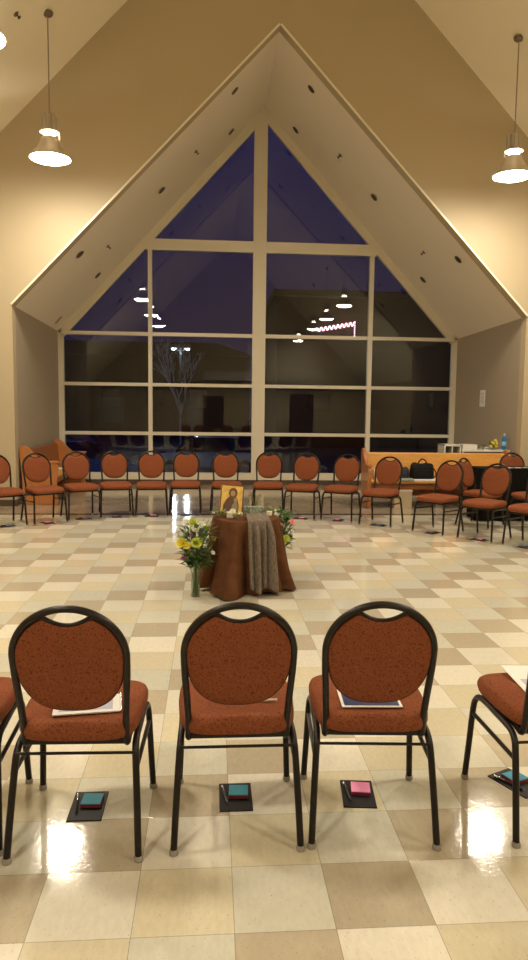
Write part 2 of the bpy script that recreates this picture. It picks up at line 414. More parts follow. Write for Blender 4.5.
# ------------------------------------------------------------------ pendants
def pendant():
    t = thing('pendant_lamp', '', 'lamp', (0, 0, 0), 0, 'industrial pendant lamps in two rows')
    R = .262
    bm = bmesh.new()
    lathe(bm, [(R, 0), (R + .003, .006), (.238, .045), (.19, .10), (.145, .165), (.115, .225), (.105, .262), (.10, .262), (.11, .222), (.14, .16), (.185, .096), (.232, .042), (.255, .004), (R, 0)], 40)
    obj('lamp_shade', bm, SHADE, t)
    bm = bmesh.new(); lathe(bm, [(.001, -.048), (.08, -.044), (.15, -.032), (.21, -.012), (.247, .012)], 40); obj('diffuser', bm, LAMPE, t)
    bm = bmesh.new(); lathe(bm, [(.066, .272), (.068, .285), (.068, .303), (.066, .322)], 32, cap1=True, cap0=True); obj('vent_ring', bm, RINGE, t)
    bm = bmesh.new(); lathe(bm, [(.125, .325), (.125, .335), (.06, .345), (.06, .53), (.055, .545), (.012, .56)], 32, cap0=True, cap1=True)
    obj('socket_housing', bm, STEEL, t)
    for a in range(4):
        bm = bmesh.new(); th = PI / 4 + a * PI / 2; M = Matrix.Rotation(th, 4, 'Z')
        box(bm, .056, .10, -.018, .018, .335, .545, .004, M); obj('housing_rib', bm, STEEL, t)
    for a in range(3):
        th = .3 + a * 2 * PI / 3; bm = bmesh.new(); tube(bm, [(.12 * math.cos(th), .12 * math.sin(th), .335), (.125 * math.cos(th), .125 * math.sin(th), .25)], .006, 6)
        obj('bracket', bm, STEEL, t)
    bm = bmesh.new(); tube(bm, [(0, 0, .55), (0, 0, 1.765)], .0085, 8); obj('cord', bm, CABLE, t)
    bm = bmesh.new(); s = 1
    prof = [(.001, -.04), (.035, -.037), (.06, -.02), (.07, .0), (.07, .02), (.001, .02)]
    lathe(bm, prof, 24); bmesh.ops.transform(bm, matrix=Matrix.Translation((0, 0, 1.775)), verts=bm.verts[:])
    obj('canopy', bm, DARKMET, t)
    return t
PN = [(-2.1, 9.7, 'lit pendant lamp hanging on the left, whole in view above the far chairs'), (4.07, 9.7, 'lit pendant lamp on the right, its rim cut by the frame edge'),
      (-2.07, 6.65, 'lit pendant lamp at the left frame edge, only its rim in view'), (4.07, 6.35, 'lit pendant lamp mirrored in the right pane, nearest of its row of reflections'),
      (-2.1, 3.0, 'lit pendant lamp over the left side of the near chairs'), (4.07, 3.0, 'lit pendant lamp over the right side of the near chairs'),
      (-2.1, -.3, 'lit pendant lamp behind the viewer on the left side'), (4.07, -.3, 'lit pendant lamp behind the viewer on the right side'),
      (4.07, -5.2, 'lit pendant lamp added beside the back wall for its light pool')]  # last pendant is an addition that brightens the back wall
p0 = pendant()
for i, (x, y, l) in enumerate(PN):
    z = 4.72
    if i == 0: p0.location = (x, y, z); p0['label'] = l
    else: dup(p0, (x, y, z), (.6 * i) % 6, l)

# ------------------------------------------------------------------ banquet chair, facing +y
def back_y(z): return -.158 - (z - .42) * .25
def make_chair():
    t = thing('banquet_chair', '', 'chair', (0, 0, 0), 0, 'rust banquet chairs')
    # seat cushion
    bm = bmesh.new(); nu, nv = 26, 0
    prof = [(.90, .402), (.975, .411), (1., .428), (1., .445), (.975, .460), (.93, .468), (.82, .4725), (.55, .476), (.25, .477)]
    def outline(a):
        ca, sa = math.cos(a), math.sin(a); e = .38
        x = abs(ca) ** e * (1 if ca >= 0 else -1); y = abs(sa) ** e * (1 if sa >= 0 else -1)
        w = .216 if y > 0 else .216 - .014 * (-y)
        yy = .022 + y * .218 + (.014 * (1 - x * x) if y > 0 else -.004 * (1 - x * x))
        return x * w, yy
    nS = 56; rings = []
    for s, z in prof:
        ring = []
        for q in range(nS):
            x, y = outline(2 * PI * q / nS)
            dz = -.010 * max(0, (y - .12) / .12) * (1 if z > .44 else 0)
            ring.append(bm.verts.new((x * s, .022 + (y - .022) * s, z + dz)))
        rings.append(ring)
    for a, b in zip(rings, rings[1:]):
        for q in range(nS): bm.faces.new((a[q], a[(q + 1) % nS], b[(q + 1) % nS], b[q]))
    bm.faces.new(rings[0][::-1]); bm.faces.new(rings[-1])
    obj('seat', bm, RUST, t)
    bm = bmesh.new(); box(bm, -.185, .185, -.155, .19, .378, .399, .006); obj('seat_pan', bm, BRONZE, t)
    # legs: each runs up, bends and meets its mate under the seat
    for s in (-1, 1):
        f = smooth_path([(s * .222, .236, .012), (s * .2155, .222, .16), (s * .209, .207, .325), (s * .205, .190, .368), (s * .202, .160, .384), (s * .20, .10, .386), (s * .20, .02, .384)], 4)
        bm = bmesh.new(); tube(bm, f, .0125, 10); a = obj('leg', bm, BRONZE, t)
        bm = bmesh.new(); lathe(bm, [(.010, 0), (.0155, .002), (.016, .012), (.0135, .02)], 12, c=(s * .222, .236, 0), cap0=True, cap1=True); obj('glide', bm, GLIDE, a)
        r = smooth_path([(s * .222, -.236, .012), (s * .215, -.205, .16), (s * .2065, -.168, .315), (s * .203, -.148, .358), (s * .201, -.11, .378), (s * .20, -.05, .382), (s * .20, .02, .384)], 4)
        bm = bmesh.new(); tube(bm, r, .0125, 10); a = obj('leg', bm, BRONZE, t)
        bm = bmesh.new(); lathe(bm, [(.010, 0), (.0155, .002), (.016, .012), (.0135, .02)], 12, c=(s * .222, -.236, 0), cap0=True, cap1=True); obj('glide', bm, GLIDE, a)
        bm = bmesh.new(); tube(bm, [(s * .210, .206, .300), (s * .207, -.17, .292)], .0085, 8); obj('side_brace', bm, BRONZE, t)
    bm = bmesh.new(); tube(bm, [(-.207, -.163, .352), (.207, -.163, .352)], .0055, 8); obj('stretcher', bm, BRONZE, t)
    # back frame
    pts = [(.170, -.085, .383), (.1725, -.125, .378), (.174, -.155, .395)]
    for z in (.45, .50, .55, .60, .65): pts.append((.1735 + .0125 * ((z - .44) / .22) ** 1.3 * (1 if z > .44 else 0), back_y(z), z))
    arc = [(.187 * math.cos(a), .72 + .176 * math.sin(a)) for a in [PI * q / 24 for q in range(25)]]
    right = pts; left = [(-x, y, z) for x, y, z in pts][::-1]
    full = right + [(x, back_y(z), z) for x, z in arc] + left
    full = smooth_path(full, 2)
    bm = bmesh.new(); tube(bm, full, .0122, 10, flat=1.15); obj('back_frame', bm, BRONZE, t)
    # backrest pad
    def pad(a):
        ca = math.cos(a); sn = math.sin(a)
        if sn > 0: x = .179 * ca; z = .715 + .163 * sn
        else: x = .179 * math.copysign(abs(ca) ** .74, ca); z = .715 - .198 * abs(sn) ** .92
        if sn > 0:
            sag = .834 + .024 * min(1, (x / .075) ** 2) ** 1.0
            if abs(x) < .095: z = min(z, sag + max(0, (abs(x) - .075)) * .4)
        return x, z
    nA = 64; rad = [1., .985, .94, .85, .65, .35]
    yo = [0, .014, .020, .0235, .026, .027]
    bm = bmesh.new(); F = []; Bk = []
    for r_, y_ in zip(rad, yo):
        fr, bk = [], []
        for q in range(nA):
            x, z = pad(2 * PI * q / nA); x *= r_; z = .715 + (z - .715) * r_
            fr.append(bm.verts.new((x, back_y(z) + y_, z))); bk.append(bm.verts.new((x, back_y(z) - y_ * .62 - .0005, z)))
        F.append(fr); Bk.append(bk)
    for S in (F, Bk):
        for a, b in zip(S, S[1:]):
            for q in range(nA): bm.faces.new((a[q], a[(q + 1) % nA], b[(q + 1) % nA], b[q]))
        cv = bm.verts.new((0, sum(v.co.y for v in S[-1]) / nA, .715))
        for q in range(nA): bm.faces.new((S[-1][q], S[-1][(q + 1) % nA], cv))
    for q in range(nA): bm.faces.new((F[0][q], F[0][(q + 1) % nA], Bk[0][(q + 1) % nA], Bk[0][q]))
    obj('backrest', bm, RUST, t)
    hp = [(x, back_y(z) - .001, z) for x, z in [(-.097 + .194 * q / 14, .8375 + .028 * min(1.25, abs((-.097 + .194 * q / 14) / .075)) ** 2) for q in range(15)]]
    bm = bmesh.new(); tube(bm, hp, .0075, 8); obj('handle', bm, BRONZE, t)
    # dark welt round the pad edge
    wl = []
    for q in range(nA):
        x, z = pad(2 * PI * q / nA); wl.append((x * 1.004, back_y(z), .715 + (z - .715) * 1.004))
    bm = bmesh.new(); tube(bm, wl, .003, 6, closed=True); obj('welt', bm, WELT, t)
    return t
chair = make_chair()
R = math.radians
GN = 'near row of banquet chairs'; GF = 'far arc of banquet chairs'
CH = [(-.458, 2.538, -1.5, 'rust banquet chair seen from behind, leftmost of the three whole near ones', GN),
      (-.955, 2.585, 2, 'rust banquet chair of the near row cut off by the left frame edge', GN),
      (.098, 2.56, 0, 'rust banquet chair seen from behind, right in front of the draped table', GN),
      (.598, 2.555, -4, 'rust banquet chair seen from behind, above the pink sticky notes', GN),
      (1.305, 2.545, 2, 'rust banquet chair of the near row cut off by the right frame edge', GN),
      (-2.68, 9.25, 215.7, 'rust banquet chair of the far arc cut off by the left frame edge', GF),
      (-2.22, 9.51, 214.6, 'rust banquet chair in front of the left pew near end', GF),
      (-1.80, 9.86, 204.2, 'rust banquet chair just right of the left pew, under the window corner', GF),
      (-1.35, 10.08, 191.5, 'rust banquet chair of the far arc midway between left pew and left window mullion', GF),
      (-.85, 10.13, 184.7, 'rust banquet chair under the left thin window mullion', GF),
      (-.37, 10.26, 179.9, 'rust banquet chair directly behind the left bouquet', GF),
      (.22, 10.22, 182, 'rust banquet chair directly behind the golden icon', GF),
      (.83, 10.18, 173.8, 'rust banquet chair right under the wide central mullion', GF),
      (1.30, 9.91, 159.8, 'rust banquet chair of the far arc behind the right bouquet', GF),
      (1.83, 9.75, 152.2, 'rust banquet chair just left of the right pew end panel', GF),
      (2.30, 9.32, 145.1, 'rust banquet chair in front of the right pew, left of the black bags', GF),
      (2.89, 8.72, 129.1, 'rust banquet chair in front of the right pew, right of the black bags', GF),
      (3.31, 8.24, 129.4, 'rust banquet chair standing before the black table left end', GF),
      (3.69, 7.80, 128, 'rust banquet chair of the far arc cut off by the right frame edge', GF),
      (3.62, 9.20, -138, 'rust banquet chair turned sideways at the black table left corner', 'chairs at the black table'),
      (4.64, 10.36, 178, 'rust banquet chair behind the black table, only its backrest in view', 'chairs at the black table'),
      (4.25, 8.98, 90, 'rust banquet chair before the black table, only its seat edge in view', 'chairs at the black table')]
for i, (x, y, a, l, g) in enumerate(CH):
    if i == 0: chair.location = (x, y, 0); chair.rotation_euler = (0, 0, R(a)); chair['label'] = l; chair['group'] = g
    else: dup(chair, (x, y, 0), R(a), l, g)

# ------------------------------------------------------------------ cards with sticky notes and pens on the floor
def kit(note):
    c = thing('clipboard_card', '', 'card', (0, 0, 0), 0, 'black cards on the floor under the chairs')
    obj('board', B(-.065, .065, -.10, .10, 0, .005, .0015), CARD, c, False)
    return c
def note_kit(m):
    c = thing('sticky_note_pad', '', 'notepad', (0, 0, 0), 0, 'sticky note pads on the black cards')
    obj('top_sheet', B(-.038, .038, -.038, .038, .013, .016, .0006), m, c, False)
    obj('pad_stack', B(-.0385, .0385, -.0385, .0385, 0, .013, .0006), MAGENTA, c, False); return c
def pen_kit():
    c = thing('ballpoint_pen', '', 'pen', (0, 0, 0), 0, 'pens on the black cards')
    bm = bmesh.new(); tube(bm, [(0, -.066, .005), (0, -.058, .005), (0, .05, .005)], [.0012, .0048, .0048], 8); obj('barrel', bm, BRONZE, c)
    bm = bmesh.new(); tube(bm, [(0, .05, .005), (0, .07, .005)], .0045, 8); obj('cap', bm, SILVER, c)
    bm = bmesh.new(); box(bm, -.0012, .0012, .02, .068, .0094, .011); obj('clip', bm, SILVER, c); return c
k0, nt_, np_, pe0 = kit(0), note_kit(TEAL), note_kit(PINK), pen_kit()
used = {'k': False, 't': False, 'p': False, 'e': False}
def place(key, proto, loc, rz, lab):
    if not used[key]:
        used[key] = True; proto.location = loc; proto.rotation_euler = (0, 0, rz); proto['label'] = lab; return proto
    return dup(proto, loc, rz, lab)
KITS = [(-.47, 2.64, 0, 't', 'under the leftmost whole near chair'), (.103, 2.674, 0, 't', 'under the near chair facing the draped table'), (.597, 2.672, -6, 'p', 'under the right one of the three whole near chairs'),
        (1.28, 2.72, 26, 't', 'under the near chair at the right frame edge')]
FARK = [(5, 't', 'the far chair at the left frame edge'), (6, 'p', 'the far chair before the left pew'), (7, 't', 'the far chair right of the left pew'), (8, 't', 'the far chair midway between left pew and mullion'), (9, 'p', 'the far chair below the left thin mullion'),
        (10, 't', 'the far chair behind the left bouquet'), (12, 'p', 'the far chair under the wide mullion'), (13, 'p', 'the far chair behind the right bouquet'), (14, 'p', 'the far chair left of the right pew'), (15, 't', 'the far chair left of the black bags'),
        (16, 't', 'the far chair right of the black bags'), (17, 'p', 'the far chair before the black table'), (18, 't', 'the far chair at the right frame edge')]
for n, c, w in FARK:
    x, y, a = CH[n][:3]; d = .12
    KITS.append((x - math.sin(R(a)) * d, y + math.cos(R(a)) * d, a + 90 * (n % 2), c, 'under ' + w))
for x, y, a, c, w in KITS:
    ra = R(a)
    place('k', k0, (x, y, 0), ra, 'black card on the floor ' + w)
    dx, dy = .012, .02
    px, py = x + dx * math.cos(ra) - dy * math.sin(ra), y + dx * math.sin(ra) + dy * math.cos(ra)
    place(c, nt_ if c == 't' else np_, (px, py, .005), ra + R(-3), ('teal' if c == 't' else 'pink') + ' sticky notes ' + w)
    dx, dy = -.043, .005
    px, py = x + dx * math.cos(ra) - dy * math.sin(ra), y + dx * math.sin(ra) + dy * math.cos(ra)
    place('e', pe0, (px, py, .005), ra + R(8), 'dark pen on the card ' + w)

# papers on the near seats
t = thing('spiral_notebook', 'white spiral notebook lying on the seat of the leftmost whole near chair', 'notebook', (-.44, 2.478, .4785), R(7))
obj('page', B(-.115, .115, -.075, .075, 0, .005, .001), WHITE, t, False)
bm = bmesh.new()
for q in range(22): bmesh.ops.create_icosphere(bm, subdivisions=1, radius=.0035, matrix=Matrix.Translation((.118, -.073 + q * .007, .004)))
obj('spiral_binding', bm, SILVER, t)
obj('cover_line', B(-.095, .09, -.055, .06, .0045, .0054), LILAC, t, False)
t = thing('booklet', 'dark blue booklet with white border on the seat of the third whole near chair', 'booklet', (.588, 2.49, .4785), R(-3))
obj('page', B(-.11, .11, -.08, .08, 0, .004, .001), WHITE, t, False); obj('cover_print', B(-.10, .10, -.07, .07, .0035, .0044), BLUEP, t, False)
t = thing('leaflet', 'white leaflet with blue picture on the seat of the right edge near chair', 'leaflet', (1.325, 2.64, .4785), R(-4))
obj('page', B(-.115, .115, -.15, .15, 0, .003, .001), WHITE, t, False); obj('picture', B(-.09, .105, -.13, .0, .0025, .0034), LILAC, t, False)
o = obj('pen', (lambda b: (tube(b, [(-.03, 0, .004), (.03, .006, .004)], .0045, 8), b)[1])(bmesh.new()), WHITE, loc=(.215, 2.482, .4785)); tag(o, 'small white pen on the seat of the middle near chair', 'pen')
o = obj('paper_sheet', B(-.09, .09, -.08, .08, 0, .003, .001), WHITE, loc=(-.91, 2.66, .4785), smooth=False); o.rotation_euler = (0, 0, R(20)); tag(o, 'white sheet on the seat of the left edge near chair', 'paper')

# ------------------------------------------------------------------ draped table
TX, TY, TZ = .30, 6.02, .62
t = thing('round_side_table', 'small round table hidden under the brown cloth', 'table', (TX, TY, 0))
bm = bmesh.new(); lathe(bm, [(.001, .59), (.27, .59), (.275, .60), (.27, .612), (.001, .612)], 32); obj('tabletop', bm, PEWD, t)
bm = bmesh.new(); lathe(bm, [(.16, 0), (.15, .02), (.03, .04), (.025, .59)], 24, cap0=True); obj('pedestal', bm, PEWD, t)
CORN = [R(-120), R(-28), R(62), R(152)]
def cloth_r(th, tt):
    r = .288 + .006 * math.sin(3 * th) + .014 * min(1, tt * 5) * math.sin(13 * th + .4) + tt ** 1.15 * (.060 + .036 * math.sin(7 * th + 2.3) + .030 * math.sin(13 * th + .4) + .008 * math.sin(21 * th))
    for c in CORN:
        d = (th - c + PI) % (2 * PI) - PI; r += tt ** 1.8 * (.11 if c == CORN[1] else .165) * math.exp(-(d / .30) ** 2)
    return r
def cloth_bot(th):
    return .006 + .03 * (.5 + .5 * math.sin(2 * (th - R(-28)) * 2 + PI))
bm = bmesh.new(); nT = 200; rows = []
for rr in (.12, .22, .268, .283): rows.append([(rr, TZ + (0 if rr < .25 else -.002 if rr < .28 else -.010))] * nT)
for q in range(1, 22):
    tt = q / 21; row = []
    for a in range(nT):
        th = 2 * PI * a / nT; zb = cloth_bot(th); z = TZ - .012 - (TZ - .012 - zb) * tt
        row.append((cloth_r(th, tt), z))
    rows.append(row)
R_ = []
for row in rows: R_.append([bm.verts.new((TX + row[a][0] * math.cos(2 * PI * a / nT), TY + row[a][0] * math.sin(2 * PI * a / nT), row[a][1])) for a in range(nT)])
for a, b in zip(R_, R_[1:]):
    for q in range(nT): bm.faces.new((a[q], a[(q + 1) % nT], b[(q + 1) % nT], b[q]))
bm.faces.new(R_[0])
o = obj('brown_tablecloth', bm, BROWN); tag(o, 'brown cloth draped to the floor over the small round table', 'tablecloth')
# scarf
bm = bmesh.new(); grid = []; NU, NV = 40, 46
for v in range(NV + 1):
    row = []; f = v / NV
    for u in range(NU + 1):
        uu = u / NU - .5
        fold = math.sin(u / NU * 2 * PI * 3.4 + .6)
        if f < .28:
            g = f / .28; x = .39 + uu * (.17 + .02 * g) ; y = 6.09 - g * .32 + uu * .04
            d = math.hypot(x - TX, y - TY)
            z = TZ + .008 + .007 * (fold + 1) * (.5 + .5 * g)
            if d > .26: pass
            th = math.atan2(y - TY, x - TX)
            if d > .285: x, y = TX + .292 * math.cos(th), TY + .292 * math.sin(th)
        else:
            g = (f - .28) / .72
            th = R(-70) + uu * (.68 - .14 * g) - .02 * g
            zz = TZ + .004 - g * (TZ - .055 - .02 * math.sin(uu * 9))
            tt = max(0, min(1, (TZ - .012 - zz) / TZ))
            rr = max(cloth_r(th + dd, tt) for dd in (-.06, -.03, 0, .03, .06)) + .012 + .026 * (fold + 1) * min(1, g * 4 + .3)
            if g < .03: rr = max(.292, rr - .006)
            x, y, z = TX + rr * math.cos(th), TY + rr * math.sin(th), zz
        row.append(bm.verts.new((x, y, z)))
    grid.append(row)
for v in range(NV):
    for u in range(NU): bm.faces.new((grid[v][u], grid[v][u + 1], grid[v + 1][u + 1], grid[v + 1][u]))
o = obj('woven_scarf', bm, SCARF); tag(o, 'taupe patterned scarf hanging down the front of the brown cloth', 'scarf')
md = o.modifiers.new('thick', 'SOLIDIFY'); md.thickness = .004; md.offset = 1
# icon on the table, leaning back
t = thing('icon_panel', 'golden icon panel with a robed figure leaning on the draped table', 'icon', (.168, 6.06, TZ + .008), R(4)); t.rotation_euler = (R(-10), R(5), R(4)); t.scale = (1.15, 1.15, 1.08)
obj('panel', B(-.088, .088, -.008, .008, 0, .235, .002), GOLD, t, False)
bm = bmesh.new()
for a in ((-.088, -.080, 0, .235), (.080, .088, 0, .235), (-.088, .088, 0, .007), (-.088, .088, .228, .235)): box(bm, a[0], a[1], -.011, -.007, a[2], a[3], .001)
obj('border', bm, ICONB, t, False)
def blob(bm, pts, y0, y1): prism(bm, pts, y0, y1)
bm = bmesh.new()
blob(bm, [(.040 + .033 * math.cos(a) - .033, .172 + .04 * math.sin(a)) for a in [2 * PI * q / 20 for q in range(20)]], -.0098, -.0088)
blob(bm, [(-.066, .018), (.05, .018), (.056, .07), (.046, .12), (.026, .15), (-.012, .15), (-.04, .12), (-.062, .07)], -.0096, -.0088); obj('robe', bm, ICONB, t, False)
bm = bmesh.new(); blob(bm, [(.006 + .018 * math.cos(a), .168 + .024 * math.sin(a)) for a in [2 * PI * q / 18 for q in range(18)]], -.0108, -.0096)
blob(bm, [(.030 + .016 * math.cos(a), .118 + .018 * math.sin(a)) for a in [2 * PI * q / 18 for q in range(18)]], -.0108, -.0096); obj('face', bm, ICONS, t, False)
bm = bmesh.new(); blob(bm, [(0, .03), (.046, .03), (.05, .07), (.04, .10), (.02, .10), (.004, .07)], -.0108, -.0096); obj('child_robe', bm, ICONG, t, False)
# things around the icon
o = obj('patterned_box', B(-.085, .085, -.025, .025, 0, .065, .006), [GREENP], loc=(.375, 6.155, TZ + .001)); tag(o, 'green and white patterned box beside the icon', 'box')
bm = bmesh.new(); lathe(bm, [(.022, 0), (.024, .002), (.024, .034), (.021, .036), (.005, .033)], 20, cap0=True, cap1=True)
t = thing('tea_light', 'small white candle at the right end of the draped table top', 'candle', (.505, 6.06, TZ)); obj('wax', bm, WATER, t)
bm = bmesh.new(); tube(bm, [(0, 0, .03), (.001, 0, .044)], .0012, 6); obj('wick', bm, BRONZE, t)
t = thing('pillar_candle', 'short white candle before the foot of the golden icon', 'candle', (.16, 5.93, TZ)); bm = bmesh.new(); lathe(bm, [(.026, 0), (.028, .002), (.028, .045), (.024, .048), (.004, .045)], 20, cap0=True, cap1=True); obj('wax', bm, WATER, t)
bm = bmesh.new(); tube(bm, [(0, 0, .044), (.001, 0, .058)], .0012, 6); obj('wick', bm, BRONZE, t)
# clear jar with twigs behind the icon
t = thing('glass_jar', 'clear glass jar of dark twigs behind the icon', 'jar', (.39, 6.245, TZ + .001))
bm = bmesh.new(); lathe(bm, [(.001, .002), (.05, .002), (.055, .02), (.052, .10), (.060, .15), (.058, .15), (.050, .10), (.051, .02), (.046, .008), (.001, .008)], 24); obj('glass_wall', bm, CLEAR, t)
bm = bmesh.new()
for q in range(9):
    a = random.uniform(0, 6.28); tube(bm, smooth_path([(.02 * math.cos(a + 2), .02 * math.sin(a + 2), .01), (.02 * math.cos(a), .02 * math.sin(a), .09), (.055 * math.cos(a), .05 * math.sin(a), .16 + random.uniform(-.02, .03))], 4), .003, 6)
obj('twig', bm, PEWD, t)

# ------------------------------------------------------------------ flowers
def leaf(bm, base, d, L, w, curl=.2):
    d = Vector(d).normalized(); side = d.cross(Vector((0, 0, 1)))
    if side.length < .1: side = Vector((1, 0, 0))
    side.normalize(); up = side.cross(d); ws = [0, .6, 1, .85, .5, 0]; prev = None
    for i, ww in enumerate(ws):
        f = i / 5; c = Vector(base) + d * L * f - up * curl * L * f * f * -1 - Vector((0, 0, curl * L * f * f * 1.5))
        cur = (bm.verts.new(c - side * w * ww / 2 + up * w * .15 * ww), bm.verts.new(c), bm.verts.new(c + side * w * ww / 2 + up * w * .15 * ww))
        if prev:
            bm.faces.new((prev[0], prev[1], cur[1], cur[0])); bm.faces.new((prev[1], prev[2], cur[2], cur[1]))
        prev = cur
def bloom(bm, c, d, r, n=16, layers=3, open_=1.):
    c = Vector(c); d = Vector(d).normalized(); q = Vector((0, 0, 1)).rotation_difference(d)
    for l in range(layers):
        rr = r * (1 - .25 * l); tilt = .35 * open_ + .33 * l
        for i in range(n):
            a = 2 * PI * (i + .5 * l) / n
            rad = Vector((math.cos(a), math.sin(a), 0)); tan = Vector((-math.sin(a), math.cos(a), 0))
            out = (rad * math.cos(tilt) + Vector((0, 0, 1)) * math.sin(tilt)).normalized(); w = rr * 2.2 / n * 1.5
            v = [c + q @ (rad * r * .1), c + q @ (out * rr * .55 + tan * w), c + q @ (out * rr), c + q @ (out * rr * .55 - tan * w)]
            vv = [bm.verts.new(p) for p in v]; bm.faces.new(vv)
    bmesh.ops.create_icosphere(bm, subdivisions=1, radius=r * .22, matrix=Matrix.Translation(c + d * r * .15))
def bouquet(name, label, loc, blooms, spread, nl, hv=.27, seed=1, glass=True):
    rnd = random.Random(seed)
    t = thing(name, label, 'vase of flowers', loc)
    if glass:
        bm = bmesh.new(); lathe(bm, [(.001, .003), (.040, .003), (.043, .012), (.038, .06), (.036, .16), (.047, hv), (.044, hv), (.033, .16), (.034, .06), (.036, .02), (.001, .014)], 28); obj('glass_vase', bm, CLEAR, t)
    sb = bmesh.new()
    for (x, y, z, r, m_, nn) in blooms:
        a = rnd.uniform(0, 6.28); tube(sb, smooth_path([(.022 * math.cos(a), .022 * math.sin(a), .02), (x * .12, y * .12, hv), (x * .6, y * .6, hv + (z - hv) * .55), (x, y, z)], 3), .0028, 5, caps=False)
    for q in range(22):
        a = rnd.uniform(0, 6.28); s_ = rnd.uniform(.2, 1) * spread; h = rnd.uniform(.36, .62)
        tube(sb, smooth_path([(.025 * math.cos(a * 3), .025 * math.sin(a * 3), .02), (.015 * math.cos(a), .015 * math.sin(a), hv), (s_ * math.cos(a), s_ * math.sin(a) * .8, h)], 3), .0025, 5, caps=False)
    obj('stems', sb, STEM, t)
    for m_, n_, w_ in ((LEAF, nl, 1.), (LEAFL, nl // 3, .7)):
        lb = bmesh.new()
        for q in range(n_):
            a = rnd.uniform(0, 6.28); s_ = spread * rnd.random() ** .6; h = rnd.uniform(.25, .60); s_ *= min(1, (h - .17) / .16)
            leaf(lb, (s_ * .7 * math.cos(a), s_ * .6 * math.sin(a), h - .02), (math.cos(a + rnd.uniform(-.8, .8)), math.sin(a), rnd.uniform(-.2, 1.2)), rnd.uniform(.06, .105), rnd.uniform(.024, .042) * w_, rnd.uniform(0, .4))
        obj('leaves', lb, m_, t, smooth=False)
    for (x, y, z, r, m_, nn) in blooms:
        bm = bmesh.new(); d = Vector((x * 2.5, -.6 + y, .55)); bloom(bm, (x, y, z), d, r, nn, 3 if nn > 8 else 2, 1.3 if nn > 8 else 2.2); obj(nn > 8 and 'chrysanthemum' or 'lily', bm, m_, t, smooth=False)
    return t
bouquet('flower_vase', 'tall glass vase of yellow and white flowers standing left of the draped table', (-.125, 5.70, 0),
        [(-.110, -.08, .455, .055, YEL, 18), (.012, -.11, .462, .058, YELG, 18), (-.062, -.10, .44, .042, YEL, 16), (-.02, 0, .60, .055, YELG, 6), (.0, -.04, .56, .05, PETW, 6), (.045, -.01, .585, .05, PETW, 6), (-.07, .02, .60, .045, PETW, 6),
         (-.095, -.06, .33, .028, PETV, 10), (.135, -.05, .37, .028, PETW, 7), (.10, -.05, .36, .025, PETV, 10), (-.14, -.02, .52, .03, PETW, 6), (.09, -.02, .56, .035, YELG, 6), (-.03, -.09, .52, .022, PETV, 10), (.14, -.03, .48, .03, LEAFL, 7)], .155, 260, seed=3)
bouquet('flower_vase', 'vase of pink and yellow flowers half hidden right of the draped table', (.66, 6.50, 0),
        [(.03, -.12, .35, .045, YELG, 18), (.02, -.10, .325, .03, YEL, 16), (.085, -.10, .50, .035, PETP, 16), (-.05, -.05, .56, .04, PETW, 6), (.07, -.13, .26, .03, PETW, 7), (-.02, -.08, .47, .03, PETP, 12), (.09, -.06, .41, .025, PETW, 7)], .12, 190, seed=8)
# roses and greenery lying on the cloth top
rnd = random.Random(5)
def spray(label, loc, n, rad, blooms):
    t = thing('greenery_spray', label, 'greenery', loc)
    lb = bmesh.new()
    for q in range(n):
        a = rnd.uniform(0, 6.28); s_ = rnd.random() * rad
        leaf(lb, (s_ * math.cos(a), s_ * .5 * math.sin(a), .012 + rnd.random() * .03), (math.cos(a), math.sin(a) * .6, rnd.uniform(.1, .9)), rnd.uniform(.03, .055), .014, .1)
    obj('leaves', lb, LEAFL, t, smooth=False)
    for x, y, z, r, m_ in blooms:
        bm = bmesh.new(); bloom(bm, (x, y, z), (x, -.6, .6), r, 10, 3, 1.8); obj('rose', bm, m_, t, smooth=False)
    return t
spray('trailing leafy greenery on the left side of the table top', (.07, 5.95, TZ + .004), 60, .085, [(-.05, -.02, .035, .018, PETW), (.03, -.04, .03, .02, LEAFL)])
spray('cream roses and sprigs lying at the foot of the golden icon', (.215, 5.83, TZ + .004), 34, .055, [(-.035, 0, .055, .036, PETW), (.03, .0, .035, .026, WATER), (.0, -.03, .02, .02, LEAFL)])
spray('leafy sprig over the right edge of the table top', (.54, 6.12, TZ + .004), 40, .07, [(.02, -.02, .03, .014, PETW)])

